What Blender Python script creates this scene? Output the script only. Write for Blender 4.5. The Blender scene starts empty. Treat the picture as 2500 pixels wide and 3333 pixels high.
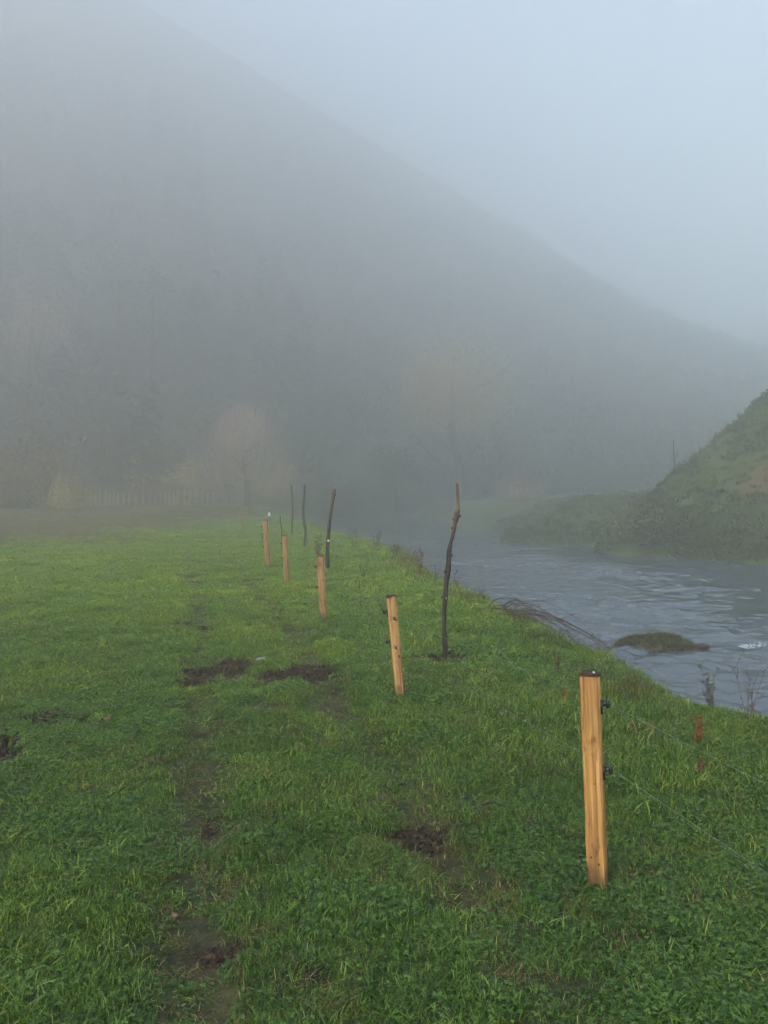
import bpy, math, random
import numpy as np
from mathutils import Vector, Matrix

rnd = random.Random(7)
rng = np.random.default_rng(7)
S = bpy.context.scene
C = S.collection
R = math.radians

# ---------------------------------------------------------------- camera
CAMZ = 1.75
cam_d = bpy.data.cameras.new('camera')
cam = bpy.data.objects.new('camera', cam_d)
C.objects.link(cam)
cam.location = (0, 0, CAMZ)
cam.rotation_euler = (R(90), 0, 0)
cam_d.sensor_fit = 'VERTICAL'
cam_d.sensor_height = 36
cam_d.lens = 27.0
cam_d.shift_y = -0.015
cam_d.clip_start = 0.05
cam_d.clip_end = 2000
S.camera = cam

# ---------------------------------------------------------------- light
SUN_ELEV, SUN_AZ = R(38), R(-144)         # azimuth from straight ahead (+Y), negative = left
W = bpy.data.worlds.new('World')
S.world = W
W.use_nodes = True
wn = W.node_tree
sky = wn.nodes.new('ShaderNodeTexSky')
sky.sky_type = 'NISHITA'
sky.sun_disc = False
sky.sun_elevation = SUN_ELEV
sky.sun_rotation = SUN_AZ
sky.air_density = 1.0
sky.dust_density = 0.6
sky.ozone_density = 1.0
wn.nodes['Background'].inputs[1].default_value = 0.14
wn.links.new(sky.outputs[0], wn.nodes['Background'].inputs[0])
sun_d = bpy.data.lights.new('sun', 'SUN')
sun_d.energy = 1.5
sun_d.angle = R(10)
sun_d.color = (1.0, 0.93, 0.82)
sun = bpy.data.objects.new('sun', sun_d)
C.objects.link(sun)
sdir = Vector((math.sin(SUN_AZ) * math.cos(SUN_ELEV), math.cos(SUN_AZ) * math.cos(SUN_ELEV), math.sin(SUN_ELEV)))
sun.rotation_euler = (-sdir).to_track_quat('-Z', 'Y').to_euler()
sun.location = (-30, 20, 90)

S.view_settings.view_transform = 'Standard'
S.view_settings.look = 'None'
S.view_settings.exposure = 1.74
S.view_settings.gamma = 1
S.view_settings.use_curve_mapping = False
S.render.engine = 'CYCLES'
cy = S.cycles
cy.use_denoising = True
cy.denoiser = 'OPENIMAGEDENOISE'
cy.denoising_prefilter = 'ACCURATE'
cy.max_bounces = 12
cy.diffuse_bounces = 3
cy.glossy_bounces = 2
cy.transmission_bounces = 3
cy.volume_bounces = 10
cy.sample_clamp_indirect = 4
cy.use_adaptive_sampling = False

HAZE = 0.0144
HAZE_ANISO = 0.78
HAZE_COL = (0.953, 0.947, 0.924)

# ---------------------------------------------------------------- helpers
def P(px, py, d):
    "point at depth d for a pixel of the 2500 x 3333 photograph (used to measure the place)"
    return Vector(((px - 1250) / 2500 * d, d, CAMZ - (py - 1616) / 2500 * d))

def tag(o, label=None, cat=None, group=None, kind=None):
    if label: o['label'] = label
    if cat: o['category'] = cat
    if group: o['group'] = group
    if kind: o['kind'] = kind
    return o

def empty(name, loc=(0, 0, 0), rz=0):
    o = bpy.data.objects.new(name, None)
    o.empty_display_size = .1
    o.location = loc
    o.rotation_euler = (0, 0, rz)
    C.objects.link(o)
    return o

class MB:
    def __init__(s):
        s.v, s.f = [], []
    def add(s, vs, fs):
        n = len(s.v)
        s.v += [tuple(v) for v in vs]
        s.f += [tuple(i + n for i in f) for f in fs]
    def tube(s, pts, rad, n=6, cap=True, jit=0.0):
        pts = [Vector(p) for p in pts]
        if not hasattr(rad, '__len__'): rad = [rad] * len(pts)
        vs, fs = [], []
        up = Vector((0, 0, 1))
        t0 = (pts[-1] - pts[0])
        a = t0.cross(Vector((1, 0, 0)))
        if a.length < 1e-6: a = Vector((0, 1, 0))
        a.normalize()
        for i, p in enumerate(pts):
            t = (pts[min(i + 1, len(pts) - 1)] - pts[max(i - 1, 0)]).normalized()
            a = (a - t * a.dot(t)).normalized()
            b = t.cross(a)
            for k in range(n):
                q = 2 * math.pi * k / n
                r = rad[i] * (1 + jit * rnd.uniform(-1, 1))
                vs.append(p + a * (math.cos(q) * r) + b * (math.sin(q) * r))
        for i in range(len(pts) - 1):
            for k in range(n):
                k2 = (k + 1) % n
                fs.append((i * n + k, i * n + k2, (i + 1) * n + k2, (i + 1) * n + k))
        if cap:
            fs.append(tuple(range(n - 1, -1, -1)))
            fs.append(tuple((len(pts) - 1) * n + k for k in range(n)))
        s.add(vs, fs)
    def box(s, c, size, rot=None):
        vs = []
        for x in (-.5, .5):
            for y in (-.5, .5):
                for z in (-.5, .5):
                    v = Vector((x * size[0], y * size[1], z * size[2]))
                    if rot: v = rot @ v
                    vs.append(Vector(c) + v)
        s.add(vs, [(0, 1, 3, 2), (4, 6, 7, 5), (0, 4, 5, 1), (2, 3, 7, 6), (0, 2, 6, 4), (1, 5, 7, 3)])
    def blob(s, c, r, seed=0, n=7, m=5, amp=.2):
        rr = random.Random(seed)
        vs, fs = [], []
        for i in range(m + 1):
            th = math.pi * i / m
            for k in range(n):
                ph = 2 * math.pi * k / n
                q = 1 + rr.uniform(-amp, amp)
                vs.append((c[0] + r[0] * q * math.sin(th) * math.cos(ph), c[1] + r[1] * q * math.sin(th) * math.sin(ph), c[2] + r[2] * q * math.cos(th)))
        for i in range(m):
            for k in range(n):
                k2 = (k + 1) % n
                fs.append((i * n + k, (i + 1) * n + k, (i + 1) * n + k2, i * n + k2))
        s.add(vs, fs)
    def build(s, name, m, parent=None, smooth=True, link=True):
        me = bpy.data.meshes.new(name)
        me.from_pydata(s.v, [], s.f)
        if smooth: me.polygons.foreach_set('use_smooth', [True] * len(me.polygons))
        if m: me.materials.append(m)
        me.update()
        o = bpy.data.objects.new(name, me)
        if link: C.objects.link(o)
        if parent: o.parent = parent
        return o

def np_mesh(name, v, f, m, link=True, smooth=True):
    me = bpy.data.meshes.new(name)
    me.from_pydata(v.tolist(), [], f.tolist())
    if m: me.materials.append(m)
    if smooth: me.polygons.foreach_set('use_smooth', [True] * len(me.polygons))
    me.update()
    o = bpy.data.objects.new(name, me)
    if link: C.objects.link(o)
    return o

def attr(o, name, data, typ='FLOAT'):
    a = o.data.attributes.new(name, typ, 'POINT')
    a.data.foreach_set('value' if typ in ('FLOAT', 'INT') else 'vector', np.asarray(data).ravel())

# ---- value noise
def _h(i, j, s):
    n = (i.astype(np.int64) * 374761393 + j.astype(np.int64) * 668265263 + s * 974711) & 0x7fffffff
    n = ((n ^ (n >> 13)) * 1274126177) & 0x7fffffff
    n = n ^ (n >> 16)
    return (n & 0xffff) / 65535.0
def vnoise(x, y, s=0):
    x = np.asarray(x, float); y = np.asarray(y, float)
    i = np.floor(x); j = np.floor(y)
    u = x - i; v = y - j
    u = u * u * (3 - 2 * u); v = v * v * (3 - 2 * v)
    a = _h(i, j, s); b = _h(i + 1, j, s); c = _h(i, j + 1, s); d = _h(i + 1, j + 1, s)
    return (a * (1 - u) + b * u) * (1 - v) + (c * (1 - u) + d * u) * v
def fbm(x, y, oct=4, s=0):
    r = 0; a = .5; t = 0
    for k in range(oct):
        r = r + a * vnoise(x * 2 ** k, y * 2 ** k, s + k * 17); t += a; a *= .5
    return r / t
def sstep(a, b, x):
    t = np.clip((np.asarray(x, float) - a) / (b - a), 0, 1)
    return t * t * (3 - 2 * t)

# ---- node material helper
def mat(name, rough=.8, spec=.3):
    m = bpy.data.materials.new(name)
    m.use_nodes = True
    b = m.node_tree.nodes['Principled BSDF']
    b.inputs['Roughness'].default_value = rough
    b.inputs['Specular IOR Level'].default_value = spec
    return m, m.node_tree, b
def nd(nt, typ, **kw):
    n = nt.nodes.new(typ)
    for k, v in kw.items():
        if hasattr(n, k): setattr(n, k, v)
        else: n.inputs[k.replace('_', ' ')].default_value = v
    return n
def ramp(nt, fac, stops):
    r = nt.nodes.new('ShaderNodeValToRGB')
    e = r.color_ramp.elements
    while len(e) < len(stops): e.new(.5)
    for k, (p, c) in enumerate(stops):
        e[k].position = p
        e[k].color = (*c, 1) if len(c) == 3 else c
    nt.links.new(fac, r.inputs[0])
    return r
def pos_noise(nt, scale, detail=3, rough=.55, vec=None, stretch=None):
    n = nd(nt, 'ShaderNodeTexNoise', Scale=scale, Detail=detail, Roughness=rough)
    if vec is None:
        g = nt.nodes.new('ShaderNodeNewGeometry'); vec = g.outputs['Position']
    if stretch:
        mp = nt.nodes.new('ShaderNodeMapping'); mp.inputs['Scale'].default_value = stretch
        nt.links.new(vec, mp.inputs[0]); vec = mp.outputs[0]
    nt.links.new(vec, n.inputs['Vector'])
    return n.outputs['Fac']
def mixc(nt, fac, a, b, mode='MIX'):
    m = nt.nodes.new('ShaderNodeMix'); m.data_type = 'RGBA'; m.blend_type = mode
    for s, v in ((0, fac), (6, a), (7, b)):
        if isinstance(v, (int, float)): m.inputs[s].default_value = v
        elif isinstance(v, (tuple, list)): m.inputs[s].default_value = (*v, 1)
        else: nt.links.new(v, m.inputs[s])
    return m.outputs[2]
def bump(nt, b, h, strength=.4, dist=.01):
    n = nd(nt, 'ShaderNodeBump', Strength=strength, Distance=dist)
    nt.links.new(h, n.inputs['Height']); nt.links.new(n.outputs[0], b.inputs['Normal'])

def leaf_mat(name, stops, patch=None, transl=.35, rough=.45, spec=.35, pscale=.6, far_light=None):
    "foliage: per-blade colour from the 'bv' attribute, drifting over the place with a noise"
    m, nt, b = mat(name, rough, spec)
    a = nd(nt, 'ShaderNodeAttribute', attribute_name='bv')
    r = ramp(nt, a.outputs['Fac'], stops)
    col = r.outputs[0]
    if patch:
        n1 = pos_noise(nt, pscale, 4, .6)
        rr = ramp(nt, n1, [(.38, patch[0]), (.5, (1, 1, 1)), (.64, patch[1])])
        col = mixc(nt, 1.0, col, rr.outputs[0], 'MULTIPLY')
    if far_light:                                   # light painted in: lit, yellower blades up the field, shaded ones at this end
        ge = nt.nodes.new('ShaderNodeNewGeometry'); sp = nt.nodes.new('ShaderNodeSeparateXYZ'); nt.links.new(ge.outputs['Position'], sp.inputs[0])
        mr = nd(nt, 'ShaderNodeMapRange'); mr.inputs[1].default_value = far_light[0]; mr.inputs[2].default_value = far_light[1]; nt.links.new(sp.outputs[1], mr.inputs[0])
        col = mixc(nt, 1.0, col, mixc(nt, mr.outputs[0], far_light[2], far_light[3]), 'MULTIPLY')
    nt.links.new(col, b.inputs['Base Color'])
    if transl:
        t = nt.nodes.new('ShaderNodeBsdfTranslucent')
        nt.links.new(col, t.inputs[0])
        mx = nt.nodes.new('ShaderNodeMixShader'); mx.inputs[0].default_value = transl
        out = nt.nodes['Material Output']
        nt.links.new(b.outputs[0], mx.inputs[1]); nt.links.new(t.outputs[0], mx.inputs[2])
        nt.links.new(mx.outputs[0], out.inputs[0])
    return m

# ---------------------------------------------------------------- terrain
NEAR = np.array([(40, -30), (16, -4), (8.5, 2.9), (5.6, 4.6), (4.1, 5.5), (3.0, 6.0), (2.46, 6.6), (2.42, 7.6), (2.36, 8.6), (1.98, 9.6), (1.92, 11.0), (1.68, 12.3), (1.38, 14.3), (1.0, 16.6), (.68, 18.9),
                 (.25, 20.8), (.6, 22.0), (.1, 26), (-.6, 30.4), (-1.9, 34.5), (-3.5, 42), (-6, 55), (-9, 72), (-13, 100), (-16, 145)], float)
FAR = np.array([(70, 6), (40, 17), (20, 26.5), (14.8, 29.6), (12.65, 33.0), (10.1, 36.0), (10.9, 38.5), (11.6, 41.2), (9.0, 43.6), (6.9, 44.8), (8.2, 49),
                (10, 56), (9.5, 68), (6, 85), (1, 110), (-4, 145)], float)
WATER_Z = -0.9

def pl_dist(x, y, pl):
    best = np.full(np.shape(x), 1e9)
    for (ax, ay), (bx, by) in zip(pl[:-1], pl[1:]):
        dx, dy = bx - ax, by - ay
        t = np.clip(((x - ax) * dx + (y - ay) * dy) / (dx * dx + dy * dy), 0, 1)
        best = np.minimum(best, np.hypot(x - ax - t * dx, y - ay - t * dy))
    return best
RIV = np.vstack([NEAR, FAR[::-1]])
def in_poly(x, y, pl):
    ins = np.zeros(np.shape(x), bool)
    n = len(pl)
    for i in range(n):
        ax, ay = pl[i]; bx, by = pl[(i + 1) % n]
        c = ((ay > y) != (by > y)) & (x < (bx - ax) * (y - ay) / (by - ay + 1e-12) + ax)
        ins ^= c
    return ins

TR1 = np.array([(-.45, 1.0), (-.62, 2.55), (-1.05, 4.4), (-1.7, 7.0), (-2.35, 10), (-3.4, 14), (-4.4, 17.5), (-6.2, 24)], float)
TR2 = np.array([(.75, 1.0), (.30, 4.3), (-.25, 6.0), (-.9, 8.6), (-1.55, 11.5), (-2.3, 14), (-3.2, 17.3), (-4.8, 24)], float)
def gpix(px, py):
    d = CAMZ * 2500 / (py - 1616)
    return ((px - 1250) / 2500 * d, d)
#         px    py    rx   ry  strength  (ellipses measured on the ground)
MUD = [(700, 2180, .33, .46, 1.0), (640, 2205, .22, .22, .9), (740, 2155, .22, .25, .8), (955, 2192, .34, .34, 1.0), (890, 2205, .22, .12, .8), (1010, 2175, .25, .3, .9), (920, 2150, .3, .08, .0),
       (1345, 2700, .17, .2, .8), (1395, 2665, .06, .05, .9), (1440, 2682, .07, .04, .9), (1600, 2935, .09, .05, .9), (1520, 2925, .1, .07, .5), (1270, 2610, .08, .05, .5),
       (675, 2660, .09, .12, .75), (640, 2550, .12, .12, .3), (640, 2030, .6, .14, .7), (625, 1870, .5, .12, .8), (735, 1840, .3, .3, .5), (790, 1883, .6, .18, .8), (640, 1890, .3, .1, .5), (690, 3060, .07, .09, .5),
       (850, 2300, .15, .2, .4), (180, 2335, .3, .1, .7), (90, 2310, .2, .1, .5), (1440, 2140, .3, .32, .7), (1400, 2143, .3, .2, .6), (830, 3040, .08, .05, .5), (860, 2990, .08, .06, .35), (1010, 3170, .07, .05, .5), (970, 2300, .2, .2, .25), (-10, 2480, .1, .3, .7)]
MUDW = [(*gpix(a, b), c, d, e) for a, b, c, d, e in MUD]

def mud_mask(x, y):
    w = fbm(x * 5.5, y * 5.5, 4, 31) - .5
    m = np.zeros(np.shape(x))
    for cx, cy_, rx, ry, s in MUDW:
        if s <= 0: continue
        q = np.hypot((x - cx) / rx, (y - cy_) / ry) + w * 2.1
        m = np.maximum(m, s * (1 - sstep(.75, 1.15, q)))
    return m
def track_mask(x, y):
    w = (fbm(x * 2.1, y * 2.1, 3, 5) - .5) * .25
    d = np.minimum(pl_dist(x, y, TR1), pl_dist(x, y, TR2)) + w
    t = 1 - sstep(.05, .30, d)
    return t * (.5 + .5 * sstep(.35, .6, fbm(x * 1.1 + 7, y * 1.1, 3, 77)))
def hill_h(x, y):
    x = np.asarray(x, float); y = np.asarray(y, float)
    ridge = np.clip(107 - .418 * x, -4, 160)
    yr = np.clip(232 + .4 * x, 180, 290)
    base = 98 + np.clip((x + 8) * np.where(x < -8, .55, .25), -34, 18) + (fbm(x * .05, y * .0 + 3, 2, 9) - .5) * 8
    t = np.clip((y - base) / (yr - base), 0, 1.25)
    prof = np.where(t < 1, t ** 1.12, 1 + (t - 1) * .12)
    n = (fbm(x * .07, y * .07, 4, 3) - .5) * 9 * np.clip(t * 3, 0, 1) * (1 - .75 * sstep(.5, .95, t))
    return ridge * prof + n - 1.2 * (t <= 0)
def brown_mask(x, y):
    e = 25.8 + .12 * (x + 14) + (fbm(x * .8, y * .8, 3, 21) - .5) * 3.0
    return sstep(0, 1.6, y - e) * sstep(-8.0, -15.0, x + (fbm(x * .2, y * .2, 3, 8) - .5) * 9 - (y - 27) * .07)
def terrain(x, y, micro=True):
    x = np.asarray(x, float); y = np.asarray(y, float)
    jx = (fbm(x * .9, y * .9, 3, 51) - .5) * .55
    dn = pl_dist(x + jx, y, NEAR); df = pl_dist(x + jx, y + jx, FAR)
    riv = in_poly(x + jx, y, RIV)
    near_side = dn < df
    z_f = (fbm(x * .25, y * .25, 3, 1) - .5) * .10
    if micro: z_f = z_f + (fbm(x * 3.1, y * 3.1, 3, 2) - .5) * .05
    z_f = z_f + 0.85 * sstep(27, 84, y) * sstep(-10, -16, x)
    z_f = z_f - .045 * track_mask(x, y) - .03 * np.clip(mud_mask(x, y), 0, 1)
    z_f = z_f + .05 * (1 - sstep(0, 1.4, dn)) * (fbm(x * 1.3, y * 1.3, 2, 4) - .5)
    z_bank = z_f - 1.75 * sstep(0, 1.3, dn)
    # far side
    g = (fbm(x * .55, y * .55, 4, 12) - .5)
    prof = np.minimum(df * 1.35, .62 + df * .86)
    cone = .76 * (x - 10.45) + g * 1.3
    back = -np.clip(y - 39.0 - .12 * (x - 12), 0, 40) * 1.1
    z_r1 = np.minimum(prof - .9, np.maximum(cone + back, -.4))
    z_r2 = np.minimum(.55 * df - .9, 1.15 + .05 * (x - 8))
    z_r = np.maximum(z_r1, z_r2) + g * .8 * sstep(0, 1.5, df)
    z_r = np.minimum(z_r, 16)
    z_rbank = -.9 - np.minimum(df * .6, .8)
    z = np.where(riv, np.where(near_side, np.maximum(z_bank, -1.7), z_rbank), np.where(near_side, z_f, z_r))
    return z

def axis(segs):
    out = []
    for a, b, st in segs:
        out += list(np.arange(a, b, st))
    out.append(segs[-1][1])
    return np.array(out)
gx = axis([(-200, -60, 7), (-60, -20, 1.2), (-20, -6, .35), (-6, 6, .085), (6, 24, .25), (24, 60, 1.2), (60, 200, 7)])
gy = axis([(-70, -10, 6), (-10, 1.5, .6), (1.5, 9, .075), (9, 20, .14), (20, 50, .28), (50, 75, .8), (75, 305, 6)])
X, Y = np.meshgrid(gx, gy)
Z = terrain(X, Y)
def grid_faces(ny, nx):
    i = np.arange(ny - 1)[:, None] * nx + np.arange(nx - 1)[None, :]
    return np.stack([i, i + 1, i + nx + 1, i + nx], -1).reshape(-1, 4)

# ground material
m_ground, nt, b = mat('turf_and_soil', .85, .25)
aM = nd(nt, 'ShaderNodeAttribute', attribute_name='mud'); aB = nd(nt, 'ShaderNodeAttribute', attribute_name='brown'); aS = nd(nt, 'ShaderNodeAttribute', attribute_name='slope'); aF = nd(nt, 'ShaderNodeAttribute', attribute_name='far')
n1 = pos_noise(nt, 9, 5, .65); n2 = pos_noise(nt, .5, 4, .6); n3 = pos_noise(nt, 60, 3, .6)
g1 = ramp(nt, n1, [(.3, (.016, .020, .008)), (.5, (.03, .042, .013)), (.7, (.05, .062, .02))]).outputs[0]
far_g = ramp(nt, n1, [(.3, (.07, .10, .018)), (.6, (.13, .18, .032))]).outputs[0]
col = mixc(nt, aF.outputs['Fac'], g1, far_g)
soil = ramp(nt, n1, [(.36, (.010, .006, .0035)), (.5, (.025, .015, .008)), (.66, (.05, .031, .017))]).outputs[0]
brown = ramp(nt, n1, [(.36, (.035, .022, .011)), (.5, (.08, .05, .024)), (.64, (.105, .085, .034))]).outputs[0]
col = mixc(nt, aB.outputs['Fac'], col, brown)
col = mixc(nt, aS.outputs['Fac'], col, soil)
aR = nd(nt, 'ShaderNodeAttribute', attribute_name='scar'); col = mixc(nt, aR.outputs['Fac'], col, (.11, .065, .03))
col = mixc(nt, aM.outputs['Fac'], col, soil)
nt.links.new(col, b.inputs['Base Color'])
bump(nt, b, n3, .7, .02)

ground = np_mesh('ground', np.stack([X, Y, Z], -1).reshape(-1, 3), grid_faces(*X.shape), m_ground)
tag(ground, kind='structure')
attr(ground, 'mud', np.clip(mud_mask(X, Y) * 1.3 + .5 * track_mask(X, Y), 0, 1))
attr(ground, 'brown', brown_mask(X, Y))
FARSIDE = (pl_dist(X, Y, FAR) < pl_dist(X, Y, NEAR)) & (Z > WATER_Z)
zx = np.gradient(Z, gx, axis=1); zy = np.gradient(Z, gy, axis=0)
attr(ground, 'slope', np.clip((np.hypot(zx, zy) - .8) * 1.2, 0, 1) * ((Z < 0) | FARSIDE) * np.where(FARSIDE, .55, .9))
SCAR = np.exp(-(((X - 16.2) / 1.1) ** 2 + ((Y - 33.2) / 1.0) ** 2)) * (fbm(X * 1.7, Y * 1.7, 3, 19) + .3)
attr(ground, 'scar', np.clip(SCAR * 1.5 - .4, 0, 1))
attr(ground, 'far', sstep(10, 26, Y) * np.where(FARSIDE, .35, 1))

# hill
hx = axis([(-198, -120, 4), (-120, 160, 1.6), (160, 198, 4)]); hy = axis([(52, 294, 1.6), (294, 306, 3)])
HX, HY = np.meshgrid(hx, hy)
HZ = hill_h(HX, HY)
m_hill, nt, b = mat('hillside', .9, .1)
n1 = pos_noise(nt, .12, 6, .65)
nt.links.new(ramp(nt, n1, [(.3, (.018, .026, .016)), (.5, (.035, .04, .022)), (.62, (.075, .06, .036)), (.75, (.05, .06, .03))]).outputs[0], b.inputs['Base Color'])
hill = np_mesh('hill', np.stack([HX, HY, HZ - .02], -1).reshape(-1, 3), grid_faces(*HX.shape), m_hill)
tag(hill, kind='structure')

# ---------------------------------------------------------------- water
wx = axis([(-14, .4, .3), (.4, 9, .07), (9, 20, .12), (20, 80, .8)]); wy = axis([(-30, 3, 1.5), (3, 7, .3), (7, 19, .06), (19, 34, .09), (34, 50, .2), (50, 92, .8)])
WX, WY = np.meshgrid(wx, wy)
def ridged(x, y, s):
    return 1 - np.abs(2 * fbm(x, y, 3, s) - 1)
flow = .35
u = WX * math.cos(flow) + WY * math.sin(flow); v = -WX * math.sin(flow) + WY * math.cos(flow)
def swell(x, y, ang, fx, fy, sd):
    "one train of short waves: stretched noise on its own turned and bent lattice"
    c, q = math.cos(ang), math.sin(ang)
    wx_ = (fbm(x * .7, y * .7, 3, sd + 5) - .5) * 1.4; wy_ = (fbm(x * .7 + 9, y * .7, 3, sd + 6) - .5) * 1.4
    p, r = (x + wx_) * c + (y + wy_) * q, -(x + wx_) * q + (y + wy_) * c
    return vnoise(p * fx, r * fy, sd) - .5
wz = (swell(WX, WY, .15, 1.5, 3.2, 61) * .050 + swell(WX, WY, .75, 2.2, 4.4, 65) * .046 + swell(WX, WY, -.35, 3.2, 6.0, 66) * .044
      + swell(WX, WY, .4, 5.5, 8.5, 62) * .026 + swell(WX, WY, .2, .6, 1.2, 67) * .06)
calm = .55 + .55 * sstep(.35, .6, fbm(WX * .22, WY * .22, 3, 64))
m_water, nt, b = mat('river_water', .06, .5)
b.inputs['Base Color'].default_value = (.066, .082, .098, 1)
b.inputs['IOR'].default_value = 1.33
geo = nt.nodes.new('ShaderNodeNewGeometry')
w1 = pos_noise(nt, 5.5, 3, .6, geo.outputs['Position'], (1, 2.0, 1)); 
bump(nt, b, w1, .12, .03)
water = np_mesh('river_water', np.stack([WX, WY, WATER_Z + wz * calm], -1).reshape(-1, 3), grid_faces(*WX.shape), m_water)
tag(water, kind='structure')

# ---------------------------------------------------------------- haze
HZ_TOP = float(max(HZ.max(), Z.max())) + 7
hb = MB(); hb.box((0, 120, (HZ_TOP - 2.8) / 2), (410, 392, HZ_TOP + 2.8))
m_haze = bpy.data.materials.new('valley_fog'); m_haze.use_nodes = True
nt = m_haze.node_tree; nt.nodes.clear()
out = nt.nodes.new('ShaderNodeOutputMaterial'); pv = nt.nodes.new('ShaderNodeVolumePrincipled')
pv.inputs['Color'].default_value = (*HAZE_COL, 1); pv.inputs['Density'].default_value = HAZE; pv.inputs['Anisotropy'].default_value = HAZE_ANISO
nt.links.new(pv.outputs[0], out.inputs['Volume'])
tag(hb.build('haze', m_haze, smooth=False), kind='stuff')

# ---------------------------------------------------------------- grass prototypes (instanced by one 'stuff' object each)
GREENS = [(0, (.022, .048, .009)), (.3, (.05, .105, .016)), (.6, (.11, .20, .028)), (.85, (.21, .31, .05)), (1, (.36, .36, .12))]
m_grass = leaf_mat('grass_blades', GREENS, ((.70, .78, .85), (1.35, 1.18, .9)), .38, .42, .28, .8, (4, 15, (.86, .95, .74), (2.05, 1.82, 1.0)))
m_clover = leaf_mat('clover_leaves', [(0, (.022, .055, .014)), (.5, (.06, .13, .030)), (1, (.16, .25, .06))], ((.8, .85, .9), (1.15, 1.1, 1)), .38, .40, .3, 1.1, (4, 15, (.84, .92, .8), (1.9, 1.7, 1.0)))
m_dry = leaf_mat('dead_grass', [(0, (.07, .045, .02)), (.6, (.16, .12, .05)), (1, (.26, .21, .10))], None, .25, .6, .2)
m_bank = leaf_mat('bank_plants', [(0, (.04, .06, .016)), (.45, (.10, .14, .03)), (.8, (.17, .19, .05)), (1, (.22, .15, .06))], ((.50, .47, .42), (1.3, 1.22, .95)), .25, .5, .3, .33)

def blades(n, rad, h, w, lean, seed, flat=0):
    r = np.random.default_rng(seed)
    vs, fs, bv = [], [], []
    for k in range(n):
        a = r.uniform(0, 6.283); q = rad * math.sqrt(r.uniform())
        bx, by = q * math.cos(a), q * math.sin(a)
        hh = h * r.uniform(.45, 1.15); ww = w * r.uniform(.6, 1.25)
        da = r.uniform(0, 6.283); L = lean * r.uniform(.3, 1.5)
        dx, dy = math.cos(da), math.sin(da)
        fa = da + math.pi / 2 + r.uniform(-.7, .7); sx, sy = math.cos(fa), math.sin(fa)
        n0 = len(vs)
        for i, (t, wf) in enumerate(((0, .8), (.4, 1), (.75, .75), (1, 0))):
            ex = L * hh * (t ** 1.9); z = hh * (t - .28 * L * t ** 2.6) - (.012 if i == 0 else 0)
            cx, cy2 = bx + dx * ex, by + dy * ex
            if wf == 0: vs.append((cx, cy2, z))
            else:
                vs.append((cx - sx * ww * wf / 2, cy2 - sy * ww * wf / 2, z)); vs.append((cx + sx * ww * wf / 2, cy2 + sy * ww * wf / 2, z))
        fs += [(n0, n0 + 1, n0 + 3, n0 + 2), (n0 + 2, n0 + 3, n0 + 5, n0 + 4), (n0 + 4, n0 + 5, n0 + 6)]
        bv += [r.uniform() ** 1.3] * 7
    return vs, fs, bv
def leaflets(n, rad, h, size, seed, lobes=3):
    r = np.random.default_rng(seed)
    vs, fs, bv = [], [], []
    for k in range(n):
        a = r.uniform(0, 6.283); q = rad * math.sqrt(r.uniform())
        c = np.array((q * math.cos(a), q * math.sin(a), h * r.uniform(.3, 1.1)))
        val = r.uniform(); a0 = r.uniform(0, 6.28)
        tilt = r.uniform(-.45, .45, 2)
        for l in range(lobes):
            aa = a0 + l * 6.283 / max(lobes, 3); s = size * r.uniform(.7, 1.2)
            d = np.array((math.cos(aa), math.sin(aa), 0)); e = np.array((-d[1], d[0], 0))
            def up(v): return (v[0], v[1], v[2] + v[0] * 0 + (v[0] - c[0]) * tilt[0] + (v[1] - c[1]) * tilt[1])
            n0 = len(vs)
            vs += [up(c), up(c + d * s * .55 + e * s * .42 + (0, 0, .12 * s)), up(c + d * s), up(c + d * s * .55 - e * s * .42 + (0, 0, .12 * s))]
            fs.append((n0, n0 + 1, n0 + 2, n0 + 3)); bv += [val] * 4
    return vs, fs, bv
def proto(name, parts, coll):
    V, F, B, MI, mats = [], [], [], [], []
    for (vs, fs, bv), m in parts:
        n = len(V); V += vs; F += [tuple(i + n for i in f) for f in fs]; B += bv
        if m not in mats: mats.append(m)
        MI += [mats.index(m)] * len(fs)
    me = bpy.data.meshes.new(name); me.from_pydata(V, [], F)
    for m in mats: me.materials.append(m)
    me.polygons.foreach_set('material_index', MI); me.polygons.foreach_set('use_smooth', [True] * len(F))
    a = me.attributes.new('bv', 'FLOAT', 'POINT'); a.data.foreach_set('value', B)
    me.update()
    o = bpy.data.objects.new(name, me); coll.objects.link(o)
    return o
turf = bpy.data.collections.new('turf_kinds')
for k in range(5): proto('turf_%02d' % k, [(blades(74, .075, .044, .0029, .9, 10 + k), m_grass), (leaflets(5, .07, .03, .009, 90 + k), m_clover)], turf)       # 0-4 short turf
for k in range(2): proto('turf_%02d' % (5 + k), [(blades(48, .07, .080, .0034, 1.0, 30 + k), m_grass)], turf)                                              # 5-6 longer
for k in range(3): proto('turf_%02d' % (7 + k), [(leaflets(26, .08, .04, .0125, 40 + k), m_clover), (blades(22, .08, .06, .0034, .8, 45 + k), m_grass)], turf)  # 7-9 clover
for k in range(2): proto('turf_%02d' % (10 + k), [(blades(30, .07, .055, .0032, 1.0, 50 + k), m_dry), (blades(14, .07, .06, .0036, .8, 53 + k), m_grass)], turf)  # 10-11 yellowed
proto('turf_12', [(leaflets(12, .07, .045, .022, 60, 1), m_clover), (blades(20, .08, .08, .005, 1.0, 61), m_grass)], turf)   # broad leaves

proto('turf_13', [(blades(9, .06, .24, .003, .7, 71), m_dry), (blades(16, .07, .10, .004, .9, 72), m_grass)], turf)   # dead stems of the bank edge

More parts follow.
